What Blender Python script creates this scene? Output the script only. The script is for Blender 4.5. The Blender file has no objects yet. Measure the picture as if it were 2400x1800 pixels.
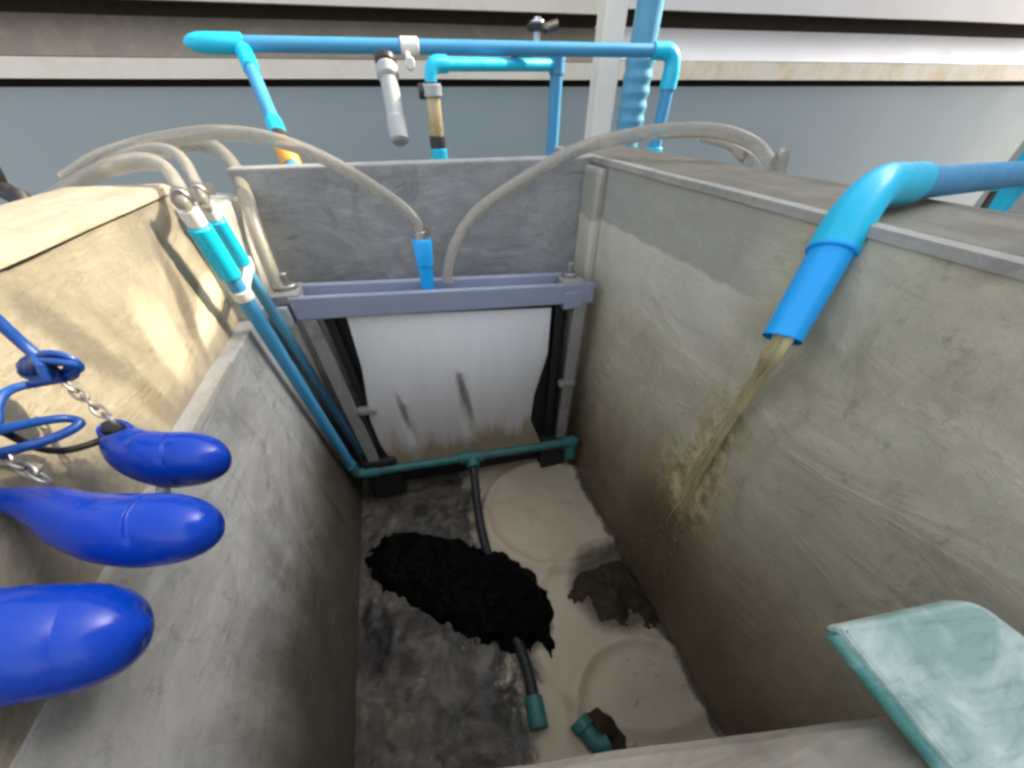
import bpy, bmesh, math, random
from mathutils import Vector, Matrix, noise
R = math.radians
rnd = random.Random(7)
sc = bpy.context.scene
C = sc.collection

# ------------------------------------------------------------------ camera
CR = Vector((0.96881109, -0.24775167, -0.00491768))
CU = Vector((0.19147741, 0.7358636, 0.649493))
CD = Vector((0.15729423, 0.63017765, -0.76035167))
CO = Vector((0, 0, 0.0798))
CF, CX, CY = 808.9, 1198.4, 1183.7
cam = bpy.data.cameras.new('camera')
cam.sensor_fit = 'HORIZONTAL'
cam.sensor_width = 36
cam.lens = CF / 2400 * 36
cam.shift_x = (1200 - CX) / 2400
cam.shift_y = (CY - 900) / 2400
cam.clip_start = 0.005
cam.clip_end = 200
co = bpy.data.objects.new('camera', cam)
C.objects.link(co)
m = Matrix.Identity(4)
for i in range(3):
    m[i][0], m[i][1], m[i][2], m[i][3] = CR[i], CU[i], -CD[i], CO[i]
co.matrix_world = m
sc.camera = co

def at(px, py, ax, val):            # a point of the photo put on a plane of the place
    v = CD + CR * ((px - CX) / CF) - CU * ((py - CY) / CF)
    return CO + v * ((val - CO[ax]) / v[ax])
def dep(px, py, t):                 # ... or at a distance
    return CO + (CD + CR * ((px - CX) / CF) - CU * ((py - CY) / CF)) * t

# ------------------------------------------------------------------ light
SUN_EL, SUN_AZ = 35.0, 3.0          # azimuth from +x towards +y
w = bpy.data.worlds.new('World')
sc.world = w
w.use_nodes = True
nt = w.node_tree
sky = nt.nodes.new('ShaderNodeTexSky')
sky.sky_type = 'NISHITA'
sky.sun_disc = False
sky.sun_elevation = R(SUN_EL)
sky.sun_rotation = R(90 - SUN_AZ)
sky.air_density = 1.0
sky.dust_density = 4.0
sky.ozone_density = 1.0
hsv = nt.nodes.new('ShaderNodeHueSaturation')
hsv.inputs['Saturation'].default_value = 0.4      # milky, humid sky
nt.links.new(sky.outputs[0], hsv.inputs['Color'])
nt.links.new(hsv.outputs[0], nt.nodes['Background'].inputs[0])
nt.nodes['Background'].inputs[1].default_value = 0.15
sun = bpy.data.lights.new('sun', 'SUN')
sun.energy = 2.4
sun.angle = R(0.8)
sun.color = (1.0, 0.84, 0.58)
so = bpy.data.objects.new('sun', sun)
C.objects.link(so)
sd = Vector((math.cos(R(SUN_EL)) * math.cos(R(SUN_AZ)), math.cos(R(SUN_EL)) * math.sin(R(SUN_AZ)), math.sin(R(SUN_EL))))
so.rotation_euler = sd.to_track_quat('Z', 'Y').to_euler()
so.location = sd * 5
sc.view_settings.view_transform = 'Standard'
sc.view_settings.look = 'None'
sc.view_settings.exposure = 1.85
sc.view_settings.gamma = 1
sc.cycles.filter_width = 3.0
sc.cycles.max_bounces = 10
sc.cycles.diffuse_bounces = 6

# ------------------------------------------------------------------ mesh helpers
class MB:
    def __init__(s): s.v, s.f = [], []
    def add(s, vs, fs):
        n = len(s.v)
        s.v += [Vector(v) for v in vs]
        s.f += [tuple(i + n for i in f) for f in fs]
        return s
    def box(s, lo, hi):
        x0, y0, z0 = lo; x1, y1, z1 = hi
        return s.add([(x0,y0,z0),(x1,y0,z0),(x1,y1,z0),(x0,y1,z0),(x0,y0,z1),(x1,y0,z1),(x1,y1,z1),(x0,y1,z1)],
                     [(0,3,2,1),(4,5,6,7),(0,1,5,4),(1,2,6,5),(2,3,7,6),(3,0,4,7)])
    def hexa(s, b, t):              # two matching quads
        return s.add(list(b) + list(t), [(0,3,2,1),(4,5,6,7),(0,1,5,4),(1,2,6,5),(2,3,7,6),(3,0,4,7)])
    def prism(s, poly, d):          # outline (list of points) pushed along d
        n = len(poly)
        vs = [Vector(p) for p in poly]; ws = [p + Vector(d) for p in vs]
        return s.add(vs + ws, [tuple(range(n))[::-1], tuple(range(n, 2*n))] + [(i, (i+1) % n, n+(i+1) % n, n+i) for i in range(n)])
    def tube(s, pts, rad, seg=20, cap=True, flat=1.0):
        pts = [Vector(p) for p in pts]
        rs = rad if isinstance(rad, (list, tuple)) else [rad] * len(pts)
        n = len(pts); prev = None; rings = []
        for i, p in enumerate(pts):
            d = (pts[min(i+1, n-1)] - pts[max(i-1, 0)])
            if d.length < 1e-9: d = Vector((0, 0, 1))
            d.normalize()
            if prev is None:
                a = d.orthogonal().normalized()
            else:
                a = (prev - d * prev.dot(d)).normalized()
            prev = a
            b = d.cross(a)
            rings.append([p + (a * math.cos(2*math.pi*k/seg) + b * math.sin(2*math.pi*k/seg) * flat) * rs[i] for k in range(seg)])
        vs = [v for r in rings for v in r]
        fs = [(i*seg+k, i*seg+(k+1) % seg, (i+1)*seg+(k+1) % seg, (i+1)*seg+k) for i in range(n-1) for k in range(seg)]
        if cap:
            fs += [tuple(range(seg))[::-1], tuple(range((n-1)*seg, n*seg))]
        return s.add(vs, fs)
    def lathe(s, a, b, prof, seg=28):   # prof: (fraction along a-b, radius)
        a, b = Vector(a), Vector(b)
        return s.tube2([a.lerp(b, u) for u, r in prof], [max(r, 1e-5) for u, r in prof], (b - a).normalized(), seg)
    def tube2(s, pts, rs, d, seg):
        a = d.orthogonal().normalized(); bb = d.cross(a); n = len(pts)
        vs = [p + (a * math.cos(2*math.pi*k/seg) + bb * math.sin(2*math.pi*k/seg)) * rs[i] for i, p in enumerate(pts) for k in range(seg)]
        fs = [(i*seg+k, i*seg+(k+1) % seg, (i+1)*seg+(k+1) % seg, (i+1)*seg+k) for i in range(n-1) for k in range(seg)]
        fs += [tuple(range(seg))[::-1], tuple(range((n-1)*seg, n*seg))]
        return s.add(vs, fs)
    def build(s, name, mat, parent=None, smooth=True, bevel=0.0, angle=35, sub=0):
        org = parent_world(parent)
        me = bpy.data.meshes.new(name)
        me.from_pydata([v - org for v in s.v], [], s.f)
        me.validate()
        bm = bmesh.new(); bm.from_mesh(me)
        bmesh.ops.recalc_face_normals(bm, faces=bm.faces)
        if sub:
            bmesh.ops.subdivide_edges(bm, edges=bm.edges, cuts=sub, use_grid_fill=True)
        if bevel:
            es = [e for e in bm.edges if len(e.link_faces) == 2 and e.calc_face_angle(0) > R(40)]
            bmesh.ops.bevel(bm, geom=es, offset=bevel, segments=2, affect='EDGES', profile=0.5)
        bm.to_mesh(me); bm.free()
        if smooth:
            me.polygons.foreach_set('use_smooth', [True] * len(me.polygons))
            me.set_sharp_from_angle(angle=R(20 if bevel else angle))
        me.materials.append(mat)
        o = bpy.data.objects.new(name, me)
        C.objects.link(o)
        if parent is not None:
            o.parent = parent
        return o

def parent_world(p):
    v = Vector((0, 0, 0))
    while p is not None:
        v += p.location
        p = p.parent
    return v
def tag(o, label=None, cat=None, group=None, kind=None):
    if label: o['label'] = label
    if cat: o['category'] = cat
    if group: o['group'] = group
    if kind: o['kind'] = kind
    return o
def thing(name, loc, label, cat, group=None):
    o = bpy.data.objects.new(name, None)
    C.objects.link(o)
    o.location = Vector(loc)
    o.empty_display_size = 0.05
    return tag(o, label, cat, group)
def spline(pts, n=10):              # Catmull-Rom through the points
    P = [Vector(p) for p in pts]
    P = [P[0] * 2 - P[1]] + P + [P[-1] * 2 - P[-2]]
    out = []
    for i in range(1, len(P) - 2):
        a, b, c, d = P[i-1], P[i], P[i+1], P[i+2]
        for k in range(n):
            t = k / n
            out.append(0.5 * ((2*b) + (c-a)*t + (2*a-5*b+4*c-d)*t*t + (3*b-a-3*c+d)*t**3))
    out.append(P[-2])
    return out
def bend(a, b, c, r, n=8):          # pipe path a -> b -> c with a rounded corner of radius r at b
    a, b, c = Vector(a), Vector(b), Vector(c)
    p, q = b + (a-b).normalized()*r, b + (c-b).normalized()*r
    return [p*(1-t)**2 + b*2*t*(1-t) + q*t*t for t in [i/n for i in range(n+1)]]
def collar(mb, a, b, r, lip=0.0015):   # a fitting sleeve with chamfered rims
    L = (Vector(b) - Vector(a)).length
    e = min(0.3, lip * 1.2 / L)
    mb.lathe(a, b, [(0, r - lip), (e, r), (1 - e, r), (1, r - lip)], 24)

# ------------------------------------------------------------------ materials
def new_mat(name):
    mt = bpy.data.materials.new(name)
    mt.use_nodes = True
    n = mt.node_tree
    return mt, n, n.nodes['Principled BSDF']
def N(n, t, **kw):
    x = n.nodes.new(t)
    for k, v in kw.items():
        if k.startswith('i_'):
            key = k[2:]
            x.inputs[int(key) if key.isdigit() else key.replace('_', ' ')].default_value = v
        else:
            setattr(x, k, v)
    return x
def pos(n, sx=1, sy=1, sz=1, rot=(0, 0, 0)):
    g = N(n, 'ShaderNodeNewGeometry')
    mp = N(n, 'ShaderNodeMapping')
    mp.inputs['Scale'].default_value = (sx, sy, sz)
    mp.inputs['Rotation'].default_value = rot
    n.links.new(g.outputs['Position'], mp.inputs['Vector'])
    return mp.outputs[0]
def noi(n, vec, scale, detail=6, rough=0.6, dist=0.0):
    x = N(n, 'ShaderNodeTexNoise')
    x.inputs['Scale'].default_value = scale
    x.inputs['Detail'].default_value = detail
    x.inputs['Roughness'].default_value = rough
    x.inputs['Distortion'].default_value = dist
    n.links.new(vec, x.inputs['Vector'])
    return x.outputs['Fac']
def ramp(n, fac, stops):
    x = N(n, 'ShaderNodeValToRGB')
    el = x.color_ramp.elements
    while len(el) < len(stops): el.new(0.5)
    for e, (p_, c_) in zip(el, stops):
        e.position = p_
        e.color = (c_, c_, c_, 1) if isinstance(c_, (int, float)) else (*c_, 1)
    n.links.new(fac, x.inputs[0])
    return x.outputs[0]
def mix(n, fac, a, b, mode='MIX'):
    x = N(n, 'ShaderNodeMix', data_type='RGBA', blend_type=mode)
    for k, val in ((0, fac), (6, a), (7, b)):
        if hasattr(val, 'is_linked'): n.links.new(val, x.inputs[k])
        elif isinstance(val, (int, float)): x.inputs[k].default_value = val
        else: x.inputs[k].default_value = (*val, 1)
    return x.outputs[2]
def maths(n, op, a, b=0.0):
    x = N(n, 'ShaderNodeMath', operation=op)
    for k, val in ((0, a), (1, b)):
        if hasattr(val, 'is_linked'): n.links.new(val, x.inputs[k])
        else: x.inputs[k].default_value = val
    return x.outputs[0]
def maprange(n, v, a, b, c=0.0, d=1.0, smooth=True):
    x = N(n, 'ShaderNodeMapRange')
    if smooth: x.interpolation_type = 'SMOOTHSTEP'
    n.links.new(v, x.inputs[0])
    for k, val in ((1, a), (2, b), (3, c), (4, d)): x.inputs[k].default_value = val
    return x.outputs[0]
def axis(n, k):
    g = N(n, 'ShaderNodeNewGeometry')
    s = N(n, 'ShaderNodeSeparateXYZ')
    n.links.new(g.outputs['Position'], s.inputs[0])
    return s.outputs[k]
def bump(n, b, h, strength=0.3, dist=0.004):
    x = N(n, 'ShaderNodeBump')
    x.inputs['Strength'].default_value = strength
    x.inputs['Distance'].default_value = dist
    n.links.new(h, x.inputs['Height'])
    n.links.new(x.outputs[0], b.inputs['Normal'])

def plain(name, col, rough=0.45, metal=0.0, var=0.12, dirt=None, dirt_amt=0.35, scale=25, spec=0.5, bump_s=0.0, coat=0.0, dents=0.0):
    mt, n, b = new_mat(name)
    p = pos(n)
    f = noi(n, p, scale, 5, 0.65)
    c = mix(n, f, [v * (1 - var) for v in col], [min(1, v * (1 + var)) for v in col])
    if dirt:
        g = ramp(n, noi(n, p, scale * 0.6 + 7, 7, 0.72, 0.4), [(0.48, 0.0), (0.72, dirt_amt)])
        c = mix(n, g, c, dirt)
    n.links.new(c, b.inputs['Base Color'])
    r = maprange(n, noi(n, p, scale * 2, 4), 0.3, 0.7, max(0.05, rough - 0.1), min(1, rough + 0.12))
    n.links.new(r, b.inputs['Roughness'])
    b.inputs['Metallic'].default_value = metal
    b.inputs['Specular IOR Level'].default_value = spec
    b.inputs['Coat Weight'].default_value = coat
    if bump_s: bump(n, b, noi(n, p, scale * 5, 4), bump_s, 0.002)
    if dents: bump(n, b, noi(n, p, scale, 3, 0.5), dents, 0.006)
    return mt

def concrete(name, a, b_, mud=None, mud_z=(-0.5, -0.2), mud_amt=0.8, mud2=None, mud2_z=(-0.72, -0.35), trowel=(1, 0.35, 1), rough=0.8, extra=None):
    mt, n, b = new_mat(name)
    p = pos(n)
    big = noi(n, pos(n, *trowel, rot=(0.5, 0.25, 0.3)), 7, 6, 0.62, 0.9)
    c = mix(n, ramp(n, big, [(0.3, 0.0), (0.7, 1.0)]), a, b_)
    smear = noi(n, pos(n, 3, 2.2, 6, rot=(0.62, 0.0, 0.0)), 2.0, 8, 0.66, 1.6)
    c = mix(n, ramp(n, smear, [(0.35, 0.35), (0.6, 0.0)]), c, [v * 0.62 for v in a])
    c = mix(n, ramp(n, smear, [(0.56, 0.0), (0.78, 0.4)]), c, [min(1, v * 1.35) for v in b_])
    z = axis(n, 2)
    if mud:
        zz = maths(n, 'ADD', z, maths(n, 'MULTIPLY', maths(n, 'SUBTRACT', noi(n, p, 5, 7, 0.7, 0.5), 0.5), 0.45))
        f = maprange(n, zz, mud_z[1], mud_z[0], 0, mud_amt)
        c = mix(n, f, c, mix(n, noi(n, p, 18, 8, 0.7, 0.6), [v * 0.7 for v in mud], [v * 1.25 for v in mud]))
    if mud2:
        zz = maths(n, 'ADD', z, maths(n, 'MULTIPLY', maths(n, 'SUBTRACT', noi(n, pos(n, 2.2, 2.2, 0.8), 3.4, 7, 0.68, 0.6), 0.5), 0.36))
        c = mix(n, maprange(n, zz, mud2_z[1], mud2_z[0], 0, 0.92), c, mix(n, noi(n, p, 16, 7, 0.7), [v * 0.7 for v in mud2], [v * 1.4 for v in mud2]))
    blot = ramp(n, noi(n, pos(n, 1, 1.6, 1, rot=(0.7, 0, 0)), 11, 7, 0.7, 0.9), [(0.53, 0.0), (0.70, 0.38)])
    c = mix(n, blot, c, [v * 0.5 for v in (mud or a)])
    stk = ramp(n, noi(n, pos(n, 3.0, 3.0, 13, rot=(0.85, 0, 0)), 3.1, 5, 0.6, 0.8), [(0.61, 0.0), (0.72, 0.42)])
    c = mix(n, stk, c, [v * 0.5 for v in (mud or a)])
    stk2 = ramp(n, noi(n, pos(n, 3.0, 2.5, 16, rot=(-0.55, 0, 0)), 3.7, 5, 0.6, 0.6), [(0.63, 0.0), (0.74, 0.16)])
    c = mix(n, stk2, c, [min(1, v * 1.25) for v in b_])
    pits = ramp(n, noi(n, p, 45, 8, 0.75), [(0.30, 0.55), (0.43, 0.0)])
    c = mix(n, pits, c, [v * 0.4 for v in a])
    if extra: c = extra(n, c, p, z)
    n.links.new(c, b.inputs['Base Color'])
    rg = maprange(n, noi(n, p, 12, 5), 0.3, 0.7, rough - 0.2, min(1, rough + 0.1))
    n.links.new(rg, b.inputs['Roughness'])
    h = maths(n, 'ADD', maths(n, 'MULTIPLY', smear, 0.8), maths(n, 'ADD', maths(n, 'MULTIPLY', big, 0.6), maths(n, 'MULTIPLY', noi(n, p, 70, 8, 0.7), 0.35)))
    bump(n, b, h, 0.6, 0.009)
    return mt

def right_extra(n, c, p, z):
    # old water line: the band under the rim is darker cement, below it a paler dried crust
    y = axis(n, 1)
    wob = maths(n, 'MULTIPLY', maths(n, 'SUBTRACT', noi(n, p, 14, 4), 0.5), 0.016)
    zz = maths(n, 'ADD', z, wob)
    yl = maprange(n, y, 0.36, 0.46)
    band = maths(n, 'MULTIPLY', yl, maprange(n, zz, -0.090, -0.083, 0, 0.8))
    c = mix(n, band, c, (0.31, 0.305, 0.275))
    crust = maths(n, 'MULTIPLY', yl, maths(n, 'MULTIPLY', maprange(n, zz, -0.26, -0.095, 0.0, 0.7), maprange(n, zz, -0.086, -0.090)))
    c = mix(n, crust, c, (0.56, 0.53, 0.44))
    # wet ochre run under the spout
    dy = maths(n, 'ABSOLUTE', maths(n, 'SUBTRACT', maths(n, 'ADD', y, maths(n, 'MULTIPLY', maths(n, 'SUBTRACT', noi(n, p, 9, 6, 0.7), 0.5), 0.16)), 0.352))
    wid = maths(n, 'ADD', 0.030, maths(n, 'MULTIPLY', maprange(n, z, -0.2, -0.6), 0.10))
    run = maths(n, 'MULTIPLY', maprange(n, maths(n, 'DIVIDE', dy, wid), 1.5, 0.4), maprange(n, z, -0.17, -0.30, 0, 0.9))
    spl = mix(n, ramp(n, noi(n, p, 34, 6, 0.7), [(0.38, 0.0), (0.6, 1.0)]), (0.26, 0.175, 0.065), (0.68, 0.56, 0.33))
    wet_ = mix(n, noi(n, p, 26, 6, 0.7), (0.06, 0.042, 0.02), (0.17, 0.125, 0.065))
    c = mix(n, run, c, mix(n, maprange(n, maths(n, 'ADD', z, maths(n, 'MULTIPLY', maths(n, 'SUBTRACT', noi(n, p, 12, 5), 0.5), 0.2)), -0.36, -0.50), spl, wet_))
    return c

M = {}
zF = -0.729
UP = -0.304
def upper_light_shade(n, c, p, z):  # sun highlights and shadow patches painted into the upper wall colour
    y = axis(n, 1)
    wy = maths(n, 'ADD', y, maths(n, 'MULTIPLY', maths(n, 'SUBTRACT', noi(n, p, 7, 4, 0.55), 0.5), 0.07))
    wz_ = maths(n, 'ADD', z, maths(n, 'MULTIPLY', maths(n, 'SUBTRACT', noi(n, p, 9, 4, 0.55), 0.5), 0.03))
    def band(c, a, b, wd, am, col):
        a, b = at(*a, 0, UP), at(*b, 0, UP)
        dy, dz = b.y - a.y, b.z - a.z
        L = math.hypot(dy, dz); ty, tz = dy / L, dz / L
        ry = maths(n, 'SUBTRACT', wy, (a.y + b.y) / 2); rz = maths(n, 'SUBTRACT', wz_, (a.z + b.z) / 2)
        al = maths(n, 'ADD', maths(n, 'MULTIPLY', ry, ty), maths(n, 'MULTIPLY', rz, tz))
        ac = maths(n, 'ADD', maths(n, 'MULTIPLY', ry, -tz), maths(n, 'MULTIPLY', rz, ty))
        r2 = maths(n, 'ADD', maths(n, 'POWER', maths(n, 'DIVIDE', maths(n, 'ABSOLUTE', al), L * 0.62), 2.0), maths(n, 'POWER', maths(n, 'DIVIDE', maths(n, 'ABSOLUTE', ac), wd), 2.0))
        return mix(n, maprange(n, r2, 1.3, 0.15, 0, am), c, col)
    c = band(c, (510, 640), (470, 800), 0.022, 0.8, (0.62, 0.56, 0.42))  # two painted highlights, then four painted shadow bands
    c = band(c, (330, 700), (440, 880), 0.035, 0.6, (0.55, 0.49, 0.36))
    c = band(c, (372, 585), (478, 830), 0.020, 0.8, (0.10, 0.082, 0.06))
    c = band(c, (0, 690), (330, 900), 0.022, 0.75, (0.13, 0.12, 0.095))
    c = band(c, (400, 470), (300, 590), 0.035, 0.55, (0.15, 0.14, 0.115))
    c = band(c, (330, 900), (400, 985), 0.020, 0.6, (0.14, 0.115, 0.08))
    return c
M['wall_right'] = concrete('cement_render_muddy', (0.44, 0.405, 0.29), (0.62, 0.575, 0.43), mud=(0.42, 0.35, 0.22), mud_z=(-0.55, -0.12), mud_amt=0.85, mud2=(0.125, 0.09, 0.048), mud2_z=(-0.66, -0.26), extra=right_extra)
M['wall_left'] = concrete('cement_render_grey', (0.33, 0.335, 0.32), (0.46, 0.465, 0.45), mud=(0.16, 0.14, 0.10), mud_z=(-0.54, -0.30), mud_amt=0.8, mud2=(0.035, 0.028, 0.018), mud2_z=(-0.54, -0.28))
M['wall_upper'] = concrete('cement_render_dry', (0.24, 0.215, 0.165), (0.37, 0.335, 0.26), trowel=(1, 2.2, 0.6), extra=upper_light_shade)
M['wall_back'] = concrete('cement_render_smooth', (0.25, 0.255, 0.255), (0.38, 0.385, 0.38), mud=(0.14, 0.13, 0.11), mud_z=(-0.5, -0.2), mud_amt=0.6)
M['coping_dry'] = concrete('coping_cement_pale', (0.30, 0.265, 0.20), (0.42, 0.375, 0.29), trowel=(3, 0.3, 1))
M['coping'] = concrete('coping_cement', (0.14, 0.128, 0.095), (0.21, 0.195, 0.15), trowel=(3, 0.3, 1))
M['lip'] = concrete('rim_cement_pale', (0.32, 0.31, 0.27), (0.42, 0.41, 0.37), trowel=(3, 0.3, 1))
M['near'] = concrete('near_wall_cement', (0.15, 0.13, 0.095), (0.31, 0.28, 0.22), trowel=(0.4, 6, 1))
M['blue'] = plain('blue_upvc', (0.055, 0.30, 0.56), 0.38, var=0.08, dirt=(0.10, 0.24, 0.36), dirt_amt=0.35, scale=14)
M['cyan'] = plain('blue_upvc_fitting', (0.008, 0.52, 0.78), 0.35, var=0.08, dirt=(0.03, 0.36, 0.55), dirt_amt=0.25, scale=20)
M['bigblue'] = plain('blue_upvc_faded', (0.10, 0.34, 0.52), 0.45, var=0.15, dirt=(0.06, 0.20, 0.32), dirt_amt=0.5, scale=14)
M['spout'] = plain('blue_upvc_bright', (0.004, 0.38, 0.88), 0.38, var=0.07, dirt=(0.03, 0.30, 0.6), dirt_amt=0.25, scale=12)
M['float'] = plain('float_plastic_blue', (0.002, 0.045, 0.42), 0.24, var=0.12, dirt=(0.01, 0.06, 0.36), dirt_amt=0.4, scale=24, spec=0.4, dents=0.28)
M['cable'] = plain('blue_cable_sheath', (0.006, 0.055, 0.26), 0.4, var=0.15, scale=60)
M['black'] = plain('black_rubber', (0.012, 0.012, 0.013), 0.55, var=0.3, scale=50)
M['darkmetal'] = plain('dark_fitting', (0.035, 0.033, 0.03), 0.4, var=0.3, scale=60)
M['steel'] = plain('stainless_steel', (0.40, 0.385, 0.36), 0.38, metal=0.9, var=0.15, scale=90)
M['chrome'] = plain('polished_cap', (0.72, 0.72, 0.72), 0.15, metal=1.0, var=0.05, scale=40)
M['white'] = plain('white_plastic', (0.72, 0.70, 0.68), 0.4, var=0.06, dirt=(0.45, 0.42, 0.38), scale=40)
M['palegrey'] = plain('pale_grey_upvc', (0.42, 0.44, 0.44), 0.6, var=0.08, dirt=(0.4, 0.4, 0.42), scale=26)
M['ochre'] = plain('ochre_nylon', (0.70, 0.36, 0.06), 0.45, var=0.12, dirt=(0.45, 0.25, 0.08), scale=50)
M['tan'] = plain('stained_sight_tube', (0.50, 0.40, 0.22), 0.3, var=0.15, dirt=(0.45, 0.2, 0.08), dirt_amt=0.6, scale=30)
M['rail'] = plain('grey_blue_pvc', (0.26, 0.30, 0.40), 0.42, var=0.08, dirt=(0.33, 0.33, 0.34), dirt_amt=0.4, scale=22)
M['frame'] = plain('grey_frame_plastic', (0.28, 0.27, 0.255), 0.5, var=0.15, dirt=(0.10, 0.09, 0.075), dirt_amt=0.7, scale=20)
M['post'] = plain('cream_paint', (0.86, 0.82, 0.72), 0.5, var=0.04, dirt=(0.72, 0.64, 0.52), dirt_amt=0.3, scale=14)
M['taupe'] = plain('taupe_board_tone', (0.17, 0.145, 0.11), 0.6, var=0.12, dirt=(0.35, 0.29, 0.22), dirt_amt=0.4, scale=9)  # darker brown-grey tone for the recessed boards
M['cream'] = plain('cream_board_paint', (0.66, 0.62, 0.54), 0.55, var=0.06, dirt=(0.55, 0.42, 0.27), dirt_amt=0.4, scale=8)
M['rustboard'] = plain('rust_stained_cream_board', (0.60, 0.55, 0.46), 0.55, var=0.08, dirt=(0.48, 0.31, 0.12), dirt_amt=0.8, scale=4)
M['offwhite'] = plain('offwhite_board_paint', (0.66, 0.64, 0.63), 0.5, var=0.05, dirt=(0.62, 0.55, 0.50), dirt_amt=0.35, scale=7)
M['gap'] = plain('shadow_gap_board', (0.05, 0.035, 0.025), 0.9, scale=30)
M['panel'] = plain('blue_grey_sheet_paint', (0.26, 0.31, 0.33), 0.5, var=0.05, dirt=(0.29, 0.31, 0.35), dirt_amt=0.4, scale=3)
M['sludge'] = plain('black_sludge', (0.002, 0.002, 0.002), 0.6, var=0.5, scale=60, bump_s=0.6, spec=0.05)
M['moss'] = plain('dark_silt', (0.02, 0.045, 0.04), 0.6, var=0.4, scale=60, dirt=(0.06, 0.05, 0.03))
M['foam'] = plain('brown_scum', (0.034, 0.022, 0.010), 0.65, var=0.5, scale=45, dirt=(0.12, 0.085, 0.04), dirt_amt=0.45, bump_s=0.5, spec=0.2)
M['blocker'] = plain('blocker_render', (0.42, 0.40, 0.36), 0.85, var=0.12, scale=4)
M['earth'] = plain('packed_earth', (0.20, 0.18, 0.15), 0.95, var=0.3, scale=6, bump_s=0.4)

def teal_mat():
    mt, n, b = new_mat('weathered_teal_plastic')
    p = pos(n)
    f = ramp(n, noi(n, p, 22, 5, 0.6, 0.6), [(0.36, 0.0), (0.62, 1.0)])
    c = mix(n, f, (0.20, 0.30, 0.265), (0.50, 0.56, 0.51))
    f2 = ramp(n, noi(n, pos(n, 1, 3, 1), 60, 7, 0.7), [(0.5, 0.0), (0.75, 0.5)])
    c = mix(n, f2, c, (0.08, 0.15, 0.13))
    n.links.new(c, b.inputs['Base Color'])
    b.inputs['Roughness'].default_value = 0.7
    b.inputs['Subsurface Weight'].default_value = 0.0
    bump(n, b, noi(n, p, 160, 5), 0.15, 0.002)
    return mt
M['teal'] = teal_mat()
M['tealedge'] = plain('teal_plastic_rim', (0.05, 0.19, 0.165), 0.6, var=0.2, dirt=(0.35, 0.5, 0.46), dirt_amt=0.5, scale=60)

def hose_mat():
    mt, n, b = new_mat('clear_pvc_hose')
    p = pos(n)
    c = mix(n, noi(n, p, 30, 5), (0.50, 0.47, 0.40), (0.68, 0.65, 0.58))
    n.links.new(c, b.inputs['Base Color'])
    b.inputs['Roughness'].default_value = 0.22
    b.inputs['Transmission Weight'].default_value = 0.68
    b.inputs['IOR'].default_value = 1.3
    return mt
M['hose'] = hose_mat()

def water_mat():
    mt, n, b = new_mat('ochre_effluent')
    p = pos(n, 1, 1, 0.35)
    f = noi(n, p, 60, 6, 0.65)
    c = mix(n, f, (0.80, 0.68, 0.32), (0.97, 0.93, 0.72))
    n.links.new(c, b.inputs['Base Color'])
    b.inputs['Roughness'].default_value = 0.12
    b.inputs['Transmission Weight'].default_value = 0.65
    b.inputs['IOR'].default_value = 1.2
    bump(n, b, f, 0.5, 0.004)
    return mt
M['water'] = water_mat()

SM1, SM2 = at(1092, 935, 1, 0.80), at(944, 965, 1, 0.80)
def sheet_mat():
    mt, n, b = new_mat('membrane_cloth')
    p = pos(n)
    z = axis(n, 2)
    st = noi(n, pos(n, 14, 1, 1.6), 3, 6, 0.65, 0.3)
    c = mix(n, st, (0.66, 0.66, 0.66), (0.78, 0.78, 0.77))
    zz = maths(n, 'ADD', z, maths(n, 'MULTIPLY', maths(n, 'SUBTRACT', noi(n, pos(n, 9, 1, 2), 2.2, 6, 0.65), 0.5), 0.26))
    c = mix(n, maprange(n, zz, -0.30, -0.60, 0, 0.55), c, (0.42, 0.37, 0.30))
    c = mix(n, maprange(n, zz, -0.50, -0.60, 0, 0.9), c, (0.30, 0.235, 0.13))
    x = axis(n, 0)
    for (cx, cz, lean, wd, ln, am) in ((SM1.x, SM1.z, 0.16, 0.011, 0.085, 0.75), (SM2.x, SM2.z, 0.02, 0.009, 0.06, 0.55)):
        dz = maths(n, 'SUBTRACT', z, cz)
        dx = maths(n, 'SUBTRACT', maths(n, 'SUBTRACT', x, cx), maths(n, 'MULTIPLY', dz, -lean))
        dx = maths(n, 'ADD', dx, maths(n, 'MULTIPLY', maths(n, 'SUBTRACT', noi(n, p, 22, 5), 0.5), 0.02))
        r2 = maths(n, 'ADD', maths(n, 'POWER', maths(n, 'DIVIDE', maths(n, 'ABSOLUTE', dx), wd), 2.0), maths(n, 'POWER', maths(n, 'DIVIDE', maths(n, 'ABSOLUTE', dz), ln), 2.0))
        c = mix(n, maprange(n, r2, 1.3, 0.1, 0, am), c, (0.16, 0.13, 0.11))
    n.links.new(c, b.inputs['Base Color'])
    b.inputs['Roughness'].default_value = 0.6
    bump(n, b, st, 0.25, 0.004)
    return mt
M['sheet'] = sheet_mat()

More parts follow.
